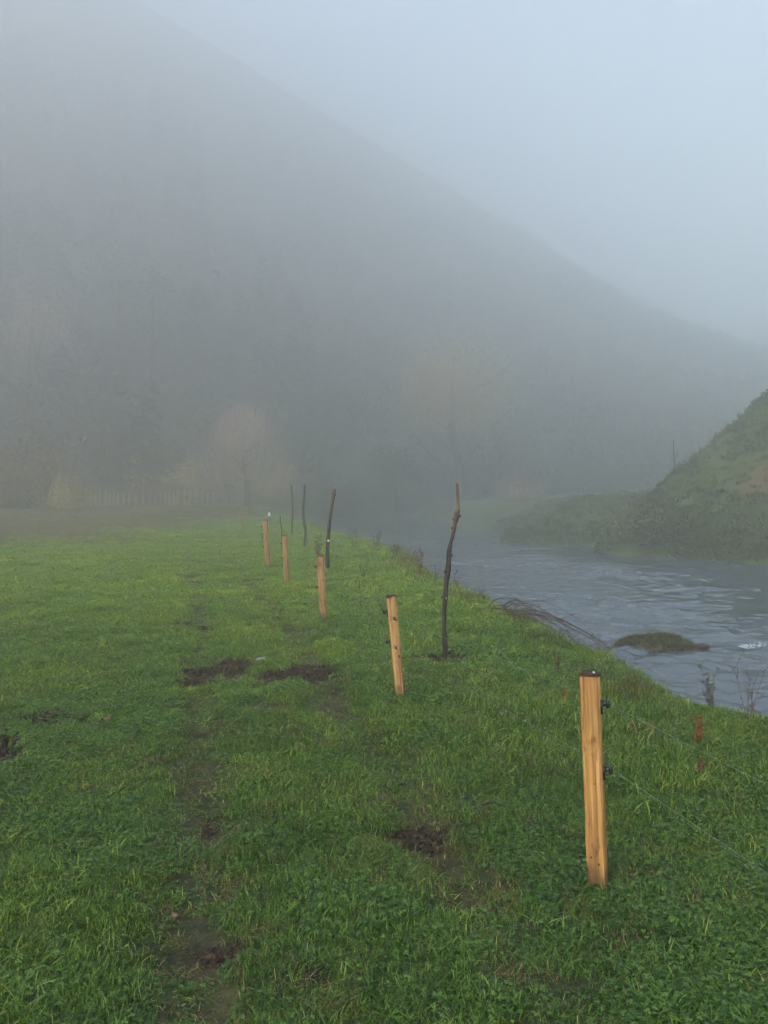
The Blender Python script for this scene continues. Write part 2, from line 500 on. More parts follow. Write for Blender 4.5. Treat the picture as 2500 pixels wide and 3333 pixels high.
def scatter(name, coll, pts, idx, scl, mat_for_host, label=None, normal_tilt=.12):
    n = len(pts)
    me = bpy.data.meshes.new(name); me.from_pydata(pts.tolist(), [], [])
    o = bpy.data.objects.new(name, me); C.objects.link(o)
    for nm, typ, data in (('idx', 'INT', idx), ('scl', 'FLOAT_VECTOR', scl), ('rot', 'FLOAT_VECTOR', np.stack([rng.normal(0, normal_tilt, n), rng.normal(0, normal_tilt, n), rng.uniform(0, 6.283, n)], -1))):
        a = me.attributes.new(nm, typ, 'POINT')
        a.data.foreach_set('vector' if typ == 'FLOAT_VECTOR' else 'value', np.asarray(data).ravel())
    g = bpy.data.node_groups.new(name, 'GeometryNodeTree')
    g.interface.new_socket('Geometry', in_out='INPUT', socket_type='NodeSocketGeometry')
    g.interface.new_socket('Geometry', in_out='OUTPUT', socket_type='NodeSocketGeometry')
    N = g.nodes; L = g.links
    gi = N.new('NodeGroupInput'); go = N.new('NodeGroupOutput')
    ip = N.new('GeometryNodeInstanceOnPoints'); ci = N.new('GeometryNodeCollectionInfo')
    ci.inputs['Collection'].default_value = coll; ci.inputs['Separate Children'].default_value = True; ci.inputs['Reset Children'].default_value = True
    ip.inputs['Pick Instance'].default_value = True
    L.new(gi.outputs[0], ip.inputs['Points']); L.new(ci.outputs[0], ip.inputs['Instance'])
    for nm, typ, sock in (('idx', 'INT', 'Instance Index'), ('scl', 'FLOAT_VECTOR', 'Scale'), ('rot', 'FLOAT_VECTOR', 'Rotation')):
        a = N.new('GeometryNodeInputNamedAttribute'); a.data_type = typ; a.inputs['Name'].default_value = nm
        if sock == 'Rotation':
            e = N.new('FunctionNodeEulerToRotation'); L.new(a.outputs[0], e.inputs[0]); L.new(e.outputs[0], ip.inputs[sock])
        else: L.new(a.outputs[0], ip.inputs[sock])
    L.new(ip.outputs[0], go.inputs[0])
    md = o.modifiers.new('scatter', 'NODES'); md.node_group = g
    tag(o, label, kind='stuff')
    return o

def field_pts(y0, y1, dens, slack=4.0):
    w = .56 * max(y1, 3) + slack
    n = int((y1 - y0) * 2 * w * dens)
    x = rng.uniform(-w, w, n); y = rng.uniform(y0, y1, n)
    k = np.abs(x) < .56 * np.maximum(y, 1) + slack
    x, y = x[k], y[k]
    jx = (fbm(x * .9, y * .9, 3, 51) - .5) * .55
    riv = in_poly(x + jx, y, RIV); dn = pl_dist(x + jx, y, NEAR); df = pl_dist(x, y, FAR)
    k = (dn < df) & (~riv | (dn < .38)) & (hill_h(x, y) < .3)
    return x[k], y[k], dn[k]
PT, IX, SC = [], [], []
for y0, y1, dens, s0 in ((-1.5, 4.2, 520, .92), (4.2, 7, 400, 1.0), (7, 12, 250, 1.15), (12, 20, 115, 1.6), (20, 33, 48, 2.1), (33, 88, 8, 3.2)):
    x, y, dn = field_pts(y0, y1, dens)
    n = len(x)
    mud = mud_mask(x, y); tr = track_mask(x, y); br = brown_mask(x, y)
    big = fbm(x * .55, y * .55, 3, 101); fine = fbm(x * 2.2, y * 2.2, 3, 102)
    u = rng.uniform(size=n)
    keep = (u > mud * 1.25) & (u > tr * .50) & (u > br * .9) & (rng.uniform(size=n) < .78 + .5 * (fine - .3))
    x, y, dn, mud, tr, br, big, fine = [a[keep] for a in (x, y, dn, mud, tr, br, big, fine)]
    n = len(x); u = rng.uniform(size=n); q = rng.uniform(size=n)
    bank = sstep(3.2, .8, dn)                                     # rougher growth towards the river
    idx = rng.integers(0, 5, n)
    idx = np.where(u < .05 + .22 * bank, rng.integers(5, 7, n), idx)
    clov = sstep(.45, .62, fbm(x * .8 + 3, y * .8, 3, 103) + .10 * sstep(-.6, 1.2, x - .2 * (5 - y)))
    idx = np.where(q < .12 + .6 * clov, rng.integers(7, 10, n), idx)
    idx = np.where((rng.uniform(size=n) < .05 + .22 * (fine > .60) + .5 * tr + .35 * (mud > .05)), rng.integers(10, 12, n), idx)
    idx = np.where(rng.uniform(size=n) < .015 + .05 * bank, 12, idx)
    idx = np.where(rng.uniform(size=n) < .16 * sstep(.75, .2, dn) * sstep(.45, .6, fbm(x * 1.5, y * 1.5, 2, 106)) * 2, 13, idx)
    h = s0 * (.48 + .72 * big) * (1 + (.12 + .8 * (fbm(x * 1.1, y * 1.1, 2, 107) > .6)) * bank * rng.uniform(.3, 1.4, n)) * rng.uniform(.75, 1.25, n) * (1 - .55 * tr) * (1 - .4 * np.clip(mud, 0, 1))
    xy = s0 * rng.uniform(.85, 1.2, n)
    if s0 > 1.5: h = h / s0 * (1 + (s0 - 1) * .35)
    PT.append(np.stack([x, y, terrain(x, y) - .004], -1)); IX.append(idx); SC.append(np.stack([xy, xy, h], -1))
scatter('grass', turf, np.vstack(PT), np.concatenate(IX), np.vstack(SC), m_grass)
print('grass tufts', sum(map(len, PT)))

# ---------------------------------------------------------------- undergrowth on the far bank
under = bpy.data.collections.new('undergrowth_kinds')
def bushclump(n, r, h, size, seed):
    q = np.random.default_rng(seed); vs, fs, bv = [], [], []
    for k in range(n):
        d = q.normal(size=3); d /= np.linalg.norm(d); d[2] = abs(d[2])
        rr = q.uniform(.55, 1.05)
        c = np.array((d[0] * r * rr, d[1] * r * rr, d[2] * h * rr))
        a = q.normal(size=3); a /= np.linalg.norm(a); e = np.cross(a, d + .3 * q.normal(size=3)); e /= np.linalg.norm(e) + 1e-9
        s = size * q.uniform(.5, 1.3); n0 = len(vs)
        vs += [tuple(c), tuple(c + a * s * .5 + e * s * .3), tuple(c + a * s), tuple(c + a * s * .5 - e * s * .3)]
        fs.append((n0, n0 + 1, n0 + 2, n0 + 3)); bv += [q.uniform()] * 4
    return vs, fs, bv
for k in range(3): proto('under_%02d' % k, [(blades(70, .28, .42, .016, .9, 200 + k), m_bank)], under)
m_shrub = leaf_mat('waterside_shrubs', [(0, (.035, .045, .016)), (.6, (.09, .12, .036)), (1, (.17, .16, .06))], ((.7, .65, .6), (1.3, 1.2, 1.0)), .2, .5, .3, .4)
for k in range(3): proto('under_%02d' % (3 + k), [(bushclump(170, .5, .55, .15, 210 + k), m_shrub)], under)
proto('under_06', [(blades(36, .25, .5, .012, .8, 220), m_dry), (blades(20, .25, .35, .014, .8, 221), m_bank)], under)
n = 34000
x = rng.uniform(2, 46, n); y = rng.uniform(20, 66, n)
df = pl_dist(x, y, FAR); dn = pl_dist(x, y, NEAR)
k = (~in_poly(x, y, RIV)) & (df < dn) & (df < 30) & (rng.uniform(size=n) < np.where(df < 2, 1, .75)) & (x < .6 * y + 6) & ~((np.hypot((x - 16.2) / .8, (y - 33.2) / .7) < 1) & (rng.uniform(size=n) < .8))
x, y, df = x[k], y[k], df[k]
n = len(x); idx = rng.integers(0, 3, n); u = rng.uniform(size=n)
cl = fbm(x * .35, y * .35, 3, 130)
idx = np.where(u < .02 + .55 * (df < 1.0) + .35 * (cl > .60), rng.integers(3, 6, n), idx)
idx = np.where(rng.uniform(size=n) < .05 + .35 * (cl < .42), 6, idx)
s = rng.uniform(.45, 1.0, n) * np.where((df < 1.1), 1.3, 1) * np.where(idx < 3, .85, .8)
scatter('bank_undergrowth', under, np.stack([x, y, terrain(x, y) - .05], -1), idx, np.stack([s, s, s * rng.uniform(.7, 1.2, n)], -1), m_bank)

# ---------------------------------------------------------------- wood on the hillside
m_wood = leaf_mat('hill_trees', [(0, (.012, .022, .012)), (.5, (.03, .038, .02)), (.85, (.06, .05, .03)), (1, (.085, .065, .045))], ((.55, .75, .7), (1.5, 1.2, 1.05)), .15, .7, .1, .045)
wood = bpy.data.collections.new('wood_kinds')
for k in range(3): proto('wood_%02d' % k, [(bushclump(260, 2.6, 5.2, 1.1, 300 + k), m_wood)], wood)
def cone_leaves(n, r, h, size, seed):
    q = np.random.default_rng(seed); vs, fs, bv = [], [], []
    for k in range(n):
        t = q.uniform() ** .7; z = h * (1 - t); a = q.uniform(0, 6.283); rr = r * t * q.uniform(.55, 1.05)
        c = np.array((rr * math.cos(a), rr * math.sin(a), z)); d = np.array((math.cos(a), math.sin(a), -.5)); e = np.array((-d[1], d[0], 0))
        s = size * q.uniform(.5, 1.2); n0 = len(vs)
        vs += [tuple(c), tuple(c + d * s * .5 + e * s * .35), tuple(c + d * s), tuple(c + d * s * .5 - e * s * .35)]
        fs.append((n0, n0 + 1, n0 + 2, n0 + 3)); bv += [q.uniform() * .55] * 4
    return vs, fs, bv
proto('wood_03', [(cone_leaves(320, 2.3, 11, 1.0, 310), m_wood)], wood)
n = 10000
x = rng.uniform(-120, 155, n); y = rng.uniform(58, 270, n)
hz = hill_h(x, y)
cl = fbm(x * .07, y * .07, 3, 140)
k = (hz > .8) & (rng.uniform(size=n) < (.25 + .9 * sstep(.42, .6, cl)) * (1 - sstep(.6, .82, hz / np.clip(107 - .418 * x, 4, 160))))
x, y, hz, cl = x[k], y[k], hz[k], cl[k]; n = len(x)
idx = np.where((rng.uniform(size=n) < .45 * sstep(.52, .62, cl) * (x < -12)), 3, rng.integers(0, 3, n))
s = rng.uniform(.6, 1.4, n) * (1 - .45 * sstep(.5, .85, hz / np.clip(107 - .418 * x, 4, 160)))
scatter('hillside_wood', wood, np.stack([x, y, hz - .5], -1), idx, np.stack([s, s, s], -1), m_wood, None, .05)

# ---------------------------------------------------------------- fence posts
m_post, nt, b = mat('treated_softwood', .7, .25)
tc = nt.nodes.new('ShaderNodeTexCoord'); oi = nt.nodes.new('ShaderNodeObjectInfo')
ad = nd(nt, 'ShaderNodeVectorMath', operation='ADD'); nt.links.new(tc.outputs['Object'], ad.inputs[0])
mul = nd(nt, 'ShaderNodeVectorMath', operation='SCALE'); mul.inputs[0].default_value = (3.1, 5.7, 8.3); nt.links.new(oi.outputs['Random'], mul.inputs['Scale']); nt.links.new(mul.outputs[0], ad.inputs[1])
g1 = pos_noise(nt, 1, 5, .65, ad.outputs[0], (55, 55, 1.6)); g2 = pos_noise(nt, 1, 3, .5, ad.outputs[0], (9, 9, 2.2)); g3 = pos_noise(nt, 1, 4, .6, ad.outputs[0], (26, 26, 9))
c1 = ramp(nt, g1, [(.33, (.095, .039, .011)), (.44, (.24, .108, .029)), (.54, (.37, .185, .05)), (.66, (.49, .285, .095))]).outputs[0]
c1 = mixc(nt, ramp(nt, g2, [(.45, (0, 0, 0)), (.62, (.8, .8, .8))]).outputs[0], c1, (.23, .112, .034))
c1 = mixc(nt, ramp(nt, g3, [(.58, (0, 0, 0)), (.68, (.8, .8, .8))]).outputs[0], c1, (.10, .045, .016))
ap = nd(nt, 'ShaderNodeAttribute', attribute_name='pale'); ap.attribute_type = 'OBJECT'          # haze paleness of the farther posts, put into the timber colour
c1 = mixc(nt, ap.outputs['Fac'], c1, mixc(nt, 1.0, c1, (.86, 1.0, 1.38), 'MULTIPLY'))
sz_ = nt.nodes.new('ShaderNodeSeparateXYZ'); nt.links.new(tc.outputs['Object'], sz_.inputs[0])
ft = nd(nt, 'ShaderNodeMath', operation='MULTIPLY_ADD'); nt.links.new(g3, ft.inputs[0]); ft.inputs[1].default_value = -.22; nt.links.new(sz_.outputs[2], ft.inputs[2])
fm = nd(nt, 'ShaderNodeMapRange'); fm.inputs[1].default_value = -.06; fm.inputs[2].default_value = .02; fm.inputs[3].default_value = .8; fm.inputs[4].default_value = 0; nt.links.new(ft.outputs[0], fm.inputs[0])
c1 = mixc(nt, fm.outputs[0], c1, (.06, .035, .016))                      # mud splashed on the foot
nt.links.new(c1, b.inputs['Base Color']); bump(nt, b, g1, .6, .004)
m_end, nt, b = mat('dark_end_grain', .8, .2)
e1 = pos_noise(nt, 70, 3, .6); nt.links.new(ramp(nt, e1, [(.36, (.012, .007, .004)), (.64, (.055, .03, .015))]).outputs[0], b.inputs['Base Color'])
m_knot, nt, b = mat('wood_knot', .7, .2); b.inputs['Base Color'].default_value = (.045, .018, .008, 1)
m_black, nt, b = mat('black_plastic', .35, .5); b.inputs['Base Color'].default_value = (.006, .006, .007, 1)
m_wire, nt, b = mat('galvanised_wire', .45, .5); b.inputs['Base Color'].default_value = (.22, .25, .25, 1); b.inputs['Metallic'].default_value = .3
m_steel, nt, b = mat('screw_steel', .4, .5); b.inputs['Base Color'].default_value = (.3, .3, .3, 1); b.inputs['Metallic'].default_value = .8
m_drop, nt, b = mat('bird_dropping', .6, .3); b.inputs['Base Color'].default_value = (.75, .75, .7, 1)

def timber_mesh(w, dpt, h, seed):
    q = random.Random(seed); m = MB(); c = .16 * w
    prof = [(-w / 2 + c, -dpt / 2), (w / 2 - c, -dpt / 2), (w / 2, -dpt / 2 + c), (w / 2, dpt / 2 - c), (w / 2 - c, dpt / 2), (-w / 2 + c, dpt / 2), (-w / 2, dpt / 2 - c), (-w / 2, -dpt / 2 + c)]
    lv = [-.3, 0, .05] + [h * k / 9 for k in range(1, 9)] + [h - .012, h]
    vs, fs = [], []
    for i, z in enumerate(lv):
        sx, sy = q.uniform(-.0016, .0016), q.uniform(-.0016, .0016); k = .93 if i == len(lv) - 1 else 1
        for x, y in prof: vs.append((x * k + sx + q.uniform(-.0012, .0012), y * k + sy + q.uniform(-.0012, .0012), z + (q.uniform(-.003, .003) if i > 10 else 0)))
    for i in range(len(lv) - 1):
        for k in range(8): fs.append((i * 8 + k, i * 8 + (k + 1) % 8, (i + 1) * 8 + (k + 1) % 8, (i + 1) * 8 + k))
    m.add(vs, fs)
    return m, [vs[(len(lv) - 1) * 8 + k] for k in range(8)]
def insulator(parent, side, z, w, yoff, seed):
    "ring insulator: base plate, stem and a lobed head with the wire slot"
    m = MB(); x0 = side * w / 2
    m.box((x0 + side * .004, yoff, z - .012), (.008, .030, .062))
    m.tube([(x0 + side * .006, yoff, z), (x0 + side * .020, yoff, z + .002), (x0 + side * .026, yoff, z + .003)], [.013, .011, .013], 8)
    m.tube([(x0 + side * .024, yoff, z - .014), (x0 + side * .030, yoff, z - .012), (x0 + side * .034, yoff, z), (x0 + side * .031, yoff, z + .013), (x0 + side * .025, yoff, z + .018)], [.006, .009, .010, .009, .006], 8)
    o = m.build('insulator', m_black, parent)
    s = MB(); s.tube([(x0 + side * .008, yoff, z - .034), (x0 + side * .0115, yoff, z - .034)], .005, 6); s.build('screw', m_steel, o)
    return o
def fence_post(base, w, h, lean, rz, ins, knots, label, seed, dpt=None, group='softwood posts of the wire fence', drop=False):
    root = empty('fence_post', base, 0)
    root.rotation_euler = (lean[1], lean[0], rz)
    dpt = dpt or w * .95
    m, top = timber_mesh(w, dpt, h, seed)
    m.build('timber', m_post, root, smooth=False)['pale'] = (0.0, .1, .55, .75, .95, .9, .8, .8, .8, .8)[min(seed, 9)]
    e = MB(); c = (0, 0, h + .006); q = random.Random(seed + 50); lip = [(x * 1.075 + math.copysign(.0012, x), y * 1.075 + math.copysign(.0012, y), z - q.uniform(.004, .022)) for x, y, z in top]
    rim = [(x * 1.06, y * 1.06, z + .001) for x, y, z in top]
    e.add(rim + [c] + lip, [(k, (k + 1) % 8, 8) for k in range(8)] + [((k + 1) % 8, k, 9 + k, 9 + (k + 1) % 8) for k in range(8)]); e.build('end_grain', m_end, root, smooth=False)
    for sd, z in ins: insulator(root, sd, z, w, -.2 * dpt, seed)
    for kx, kz, kr in knots:
        k = MB(); k.blob((kx * w, -dpt / 2, kz * h), (kr, .0025, kr * 1.25), seed + int(kz * 100), 9, 5, .22); k.build('knot', m_knot, root)
    if drop:
        k = MB(); k.blob((.22 * w, -.30 * dpt, h + .007), (.0045, .0045, .004), 3); k.build('bird_dropping', m_drop, root)
    tag(root, label, 'fence post', group)
    return root
def gz(x, y): return float(terrain(np.array([x]), np.array([y]))[0])
def gp(px, d): x = (px - 1250) / 2500 * d; return (x, d, gz(x, d))
posts = []
def place_post(px, d, wpx, top, ins_px, knots, label, seed, rz=0, drop=False):
    "base pixel column + depth, timber width and top measured in the photograph"
    bx, by, bz = gp(px, d)
    tp = P(top[0], top[1], d)
    h = tp.z - bz; lean = math.atan2(tp.x - bx, h)
    w = wpx / 2500 * d
    ins = [(sd, (P(0, py, d).z - bz) / math.cos(lean)) for sd, py in ins_px]
    o = fence_post((bx, by, bz), w, h / math.cos(lean), (lean, 0), rz, ins, knots, label, seed, drop=drop)
    posts.append((o, w, ins, lean, (bx, by, bz)))
place_post(1947, 3.50, 62, (1921, 2191), [(1, 2288), (1, 2499)], [(-.25, .145, .004), (.12, .115, .005), (.05, .49, .003)], 'tall orange-brown post nearest the camera with black insulators on its right side', 1, R(-20), True)
place_post(1304, 6.71, 32, (1272, 1937), [(-1, 1988), (-1, 2085)], [(.12, .78, .013), (.3, .765, .010), (0, .5, .012), (.25, .415, .010)], 'second wooden post from the camera with dark knots, left of the tall bent pole', 2, R(2))
place_post(1054, 10.94, 23, (1042, 1808), [(-1, 1842), (-1, 1909)], [(.2, .62, .012), (.3, .3, .01)], 'third wooden post, smooth and pale orange, just in front of the thick leaning pole', 3, R(4))
place_post(933, 15.7, 16.5, (926, 1742), [(-1, 1767), (-1, 1815)], [(.1, .35, .014), (0, .85, .012)], 'fourth wooden post, square brown top, with two insulators on its left side', 4, R(5))
place_post(873, 18.9, 17, (862, 1692), [(-1, 1712), (-1, 1738), (-1, 1747), (-1, 1777)], [(.2, .3, .014), (.1, .65, .012)], 'taller wooden corner post with four black insulators, the last clear one in the row', 5, R(5))
# the post just outside the frame that holds the other end of the wires
x0, y0 = 1.80, .05
o = fence_post((x0, y0, gz(x0, y0)), .088, .97, (-.03, 0), R(-4), [(1, .80), (1, .50)], [], 'wooden post at the near end of the two wires', 6)
posts.insert(0, (o, .088, [(1, .80), (1, .50)], -.03, (x0, y0, gz(x0, y0))))
# pale far posts fading in the fog
def far_post(px, d, top, wpx, label, seed):
    bx, by, bz = gp(px, d); tp = P(top[0], top[1], d); h = tp.z - bz
    w = wpx / 2500 * d
    return fence_post((bx, by, bz), w, h, (math.atan2(tp.x - bx, h), 0), 0, [], [], label, seed)
far_post(781, 58, (779, 1656), 5, 'left one of two pale posts fading into the fog at the end of the field', 7)
far_post(817, 60, (814, 1645), 5, 'right one of two pale posts fading into the fog, taller top, by the white marker', 8)
far_post(793, 36, (788, 1697), 5, 'faint short post low in the grass below the two pale fogged posts', 9)

# wires
def wire(k, ziA, label):
    pts = []
    for o, w, ins, lean, b in posts[:6]:
        sd, z = ins[min(ziA, len(ins) - 1)]
        pts.append(Vector((b[0] + sd * (w / 2 + .034) + math.sin(lean) * z, b[1] - .02 * 0 - .2 * w, b[2] + math.cos(lean) * z + .0)))
    # from the second post on the wire passes in front of the first post's face
    out = []
    for i in range(len(pts) - 1):
        a, c = pts[i], pts[i + 1]; L = (c - a).length
        n = 14
        for j in range(n):
            t = j / n; p = a.lerp(c, t); p.z -= .012 * L / 4 * 4 * t * (1 - t)
            if i == 1: p.y -= .10 * max(0, 1 - abs(t - .028) / .028)
            out.append(p)
    out.append(pts[-1])
    m = MB(); m.tube(out, .0006, 5); o = m.build('fence_wire', m_wire)
    tag(o, label, 'wire', 'wires of the fence along the river')
wire(0, 0, 'upper thin grey wire strung through the higher insulators of the posts')
wire(1, 1, 'lower thin grey wire through the lower insulators, running down to the bottom right')

# ---------------------------------------------------------------- bare willow poles
m_bark, nt, b = mat('willow_bark', .75, .25)
tc = nt.nodes.new('ShaderNodeTexCoord')
k1 = pos_noise(nt, 1, 5, .65, tc.outputs['Object'], (40, 40, 9)); k2 = pos_noise(nt, 1, 3, .5, tc.outputs['Object'], (5, 5, 1.3))
bc = ramp(nt, k1, [(.36, (.008, .0065, .005)), (.5, (.022, .017, .013)), (.66, (.06, .048, .034))]).outputs[0]
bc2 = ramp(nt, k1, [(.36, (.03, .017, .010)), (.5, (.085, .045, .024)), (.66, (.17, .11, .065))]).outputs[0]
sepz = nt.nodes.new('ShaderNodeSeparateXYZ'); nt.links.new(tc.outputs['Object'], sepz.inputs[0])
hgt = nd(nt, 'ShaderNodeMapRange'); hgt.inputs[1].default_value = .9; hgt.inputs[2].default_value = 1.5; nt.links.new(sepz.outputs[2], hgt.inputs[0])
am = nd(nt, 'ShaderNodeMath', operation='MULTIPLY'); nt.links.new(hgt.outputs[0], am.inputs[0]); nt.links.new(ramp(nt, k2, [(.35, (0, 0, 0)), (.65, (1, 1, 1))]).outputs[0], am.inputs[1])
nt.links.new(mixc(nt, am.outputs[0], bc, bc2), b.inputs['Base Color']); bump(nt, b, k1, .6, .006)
m_cut, nt, b = mat('pale_cut_wood', .7, .2); b.inputs['Base Color'].default_value = (.62, .52, .36, 1)
m_cutb, nt, b = mat('brown_cut_wood', .7, .2); b.inputs['Base Color'].default_value = (.22, .13, .07, 1)
def smooth_path(pts, n=5):
    pts = [Vector(p) for p in pts]; out = []
    for i in range(len(pts) - 1):
        p0, p1, p2, p3 = pts[max(i - 1, 0)], pts[i], pts[i + 1], pts[min(i + 2, len(pts) - 1)]
        for j in range(n):
            t = j / n
            out.append(.5 * ((2 * p1) + (p2 - p0) * t + (2 * p0 - 5 * p1 + 4 * p2 - p3) * t * t + (3 * p1 - p0 - 3 * p2 + p3) * t ** 3))
    out.append(pts[-1]); return out
def pole(pix, d, r0, r1, knots, cuts, label, seed):
    "knots / cuts: (fraction along, angle, size)"
    q = random.Random(seed)
    bx, by, bz = gp(pix[-1][0], d)
    pts = [P(px, py, d) - Vector((bx, by, bz)) for px, py in pix[::-1]]
    pts[0].z = -.25
    for i, p in enumerate(pts): p.y = (0 if i == 0 else q.uniform(-.02, .02))
    path = smooth_path(pts)
    n = len(path); rad = [(r0 + (r1 - r0) * (i / (n - 1)) ** .8) * q.uniform(.93, 1.07) for i in range(n)]
    for f, a, s in knots:
        for i in range(n): rad[i] *= 1 + s * math.exp(-((i / (n - 1) - f) * 26) ** 2)
    root = empty('willow_pole', (bx, by, bz))
    m = MB(); m.tube(path, rad, 10, True, .06); m.build('stem', m_bark, root)
    for f, a, s in knots:
        i = int(f * (n - 1)); c = path[i]; r = rad[i]
        k = MB(); dirv = Vector((math.cos(a), -abs(math.sin(a)), .25)); k.tube([c + dirv * r * .3, c + dirv * r * 1.05, c + dirv * r * 1.5], [r * .6, r * .5, r * .26], 7); k.build('branch_stub', m_bark, root)
    for f, a, s in cuts:
        i = int(f * (n - 1)); c = path[i]; r = rad[i]; dirv = Vector((math.cos(a), -abs(math.sin(a)), .1))
        k = MB(); k.tube([c + dirv * r * .5, c + dirv * r * 1.12], [s, s], 9); k.build('cut_scar', m_cut, root)
    k = MB(); t = (path[-1] - path[-2]).normalized(); k.tube([path[-1] + t * .0005, path[-1] + t * .008], [rad[-1] * .98, rad[-1] * .9], 10); k.build('cut_end', m_cutb, root)
    tag(root, label, 'pole', 'bare tree poles planted beside the fence')
    return root
pole([(1488, 1575), (1491, 1622), (1491, 1655), (1482, 1700), (1475, 1735), (1464, 1785), (1459, 1850), (1451, 1920), (1447, 1985), (1446, 2040), (1448, 2090), (1452, 2140)], 8.35, .031, .0135,
     [(.775, .3, .55), (.76, 2.6, .3), (.52, -.2, .35), (.44, 2.9, .4), (.33, 3.0, .2), (.68, 3.1, .2)], [(.345, 1.2, .007)], 'tall bent bare pole with a swollen knot, nearest to the river water', 11)
pole([(1090, 1591), (1083, 1630), (1076, 1670), (1071, 1715), (1068, 1760), (1066, 1805), (1068, 1856)], 18.3, .052, .036, [(.9, .3, .15)], [(.36, 1.4, .030)],
     'thick straight leaning pole with a round pale cut scar, behind the third post', 12)
pole([(991, 1578), (990, 1620), (987, 1660), (990, 1700), (995, 1730), (993, 1760), (990, 1779)], 27, .055, .036, [(.4, .2, .2)], [], 'slightly wavy dark pole standing between two thinner and thicker poles', 13)
pole([(948, 1578), (951, 1620), (953, 1670), (951, 1710), (951, 1744)], 34.7, .045, .03, [], [], 'thin straight grey pole, farthest of the tall ones, half lost in the fog', 14)
pole([(912, 1678), (914, 1700), (917, 1728), (922, 1770)], 25, .022, .014, [], [], 'short thin dark stick rising behind the fourth post', 15)

# ---------------------------------------------------------------- distant paling fence and gate
m_pale, nt, b = mat('weathered_paling', .8, .2)
k1 = pos_noise(nt, 6, 3); nt.links.new(ramp(nt, k1, [(.3, (.36, .32, .24)), (.7, (.60, .54, .42))]).outputs[0], b.inputs['Base Color'])
m_rail, nt, b = mat('dull_rail', .85, .2); b.inputs['Base Color'].default_value = (.30, .25, .17, 1)
FD = 82.0
root = empty('paling_fence', (-24, FD, gz(-24, FD)))
qx = [283, 291, 305, 318, 340, 356, 373, 389, 408, 425, 444, 464, 483, 500, 518, 536, 552, 568, 584, 604, 621, 638, 655, 672, 690]
for i, px in enumerate(qx):
    x = (px - 1250) / 2500 * FD; y = FD + .6 * math.sin(i * .6); z = gz(x, y)
    m = MB(); h = rnd.uniform(1.4, 1.65); m.box((x + 24, y - FD, z - root.location.z + h / 2 - .1), (.13, .06, h + .2), Matrix.Rotation(rnd.uniform(-.04, .04), 3, 'Y')); m.build('paling', m_pale, root, smooth=False)
for dz in (.5, 1.2):
    m = MB(); m.tube([((px - 1250) / 2500 * FD + 24, .05, gz((px - 1250) / 2500 * FD, FD) + dz - root.location.z) for px in (265, 380, 500, 620, 705)], .035, 4); m.build('rail', m_rail, root, smooth=False)
tag(root, 'pale paling fence crossing the foggy brown field in front of the bushes', 'fence')
gx0 = (718 - 1250) / 2500 * FD; root = empty('field_gate', (gx0, FD, gz(gx0, FD)))
for k in range(5):
    m = MB(); m.box((0, 0, .3 + k * .3), (1.2, .05, .11), Matrix.Rotation(.04, 3, 'Y')); m.build('bar', m_rail, root, smooth=False)
for s in (-.6, .6):
    m = MB(); m.box((s, .06, .85), (.14, .14, 1.9)); m.build('gate_post', m_rail, root, smooth=False)
tag(root, 'small barred gate at the right end of the foggy paling fence', 'gate')
# small white marker
m_white, nt, b = mat('white_paint', .5, .4); b.inputs['Base Color'].default_value = (.85, .85, .85, 1)
m_blue, nt, b = mat('slate_blue_paint', .6, .3); b.inputs['Base Color'].default_value = (.05, .06, .09, 1)
bx, by, bz = gp(877, 52); root = empty('marker_post', (bx, by, bz))
m = MB(); m.tube([(0, 0, -.2), (0, 0, .45)], .05, 8); m.build('lower_stake', m_blue, root)
m = MB(); m.tube([(0, 0, .45), (0, 0, .50), (0, 0, .7), (0, 0, .72)], [.05, .085, .075, .05], 8); m.build('white_band', m_white, root)
m = MB(); m.tube([(0, 0, .72), (-.02, 0, .9), (-.02, 0, .98)], [.05, .05, .04], 8); m.build('upper_stake', m_blue, root)
m = MB(); m.tube([(-.02, 0, .98), (-.02, 0, 1.05)], [.042, .03], 8); m.build('white_cap', m_white, root)
tag(root, 'small marker post with a white band beyond the end of the wire fence', 'marker')

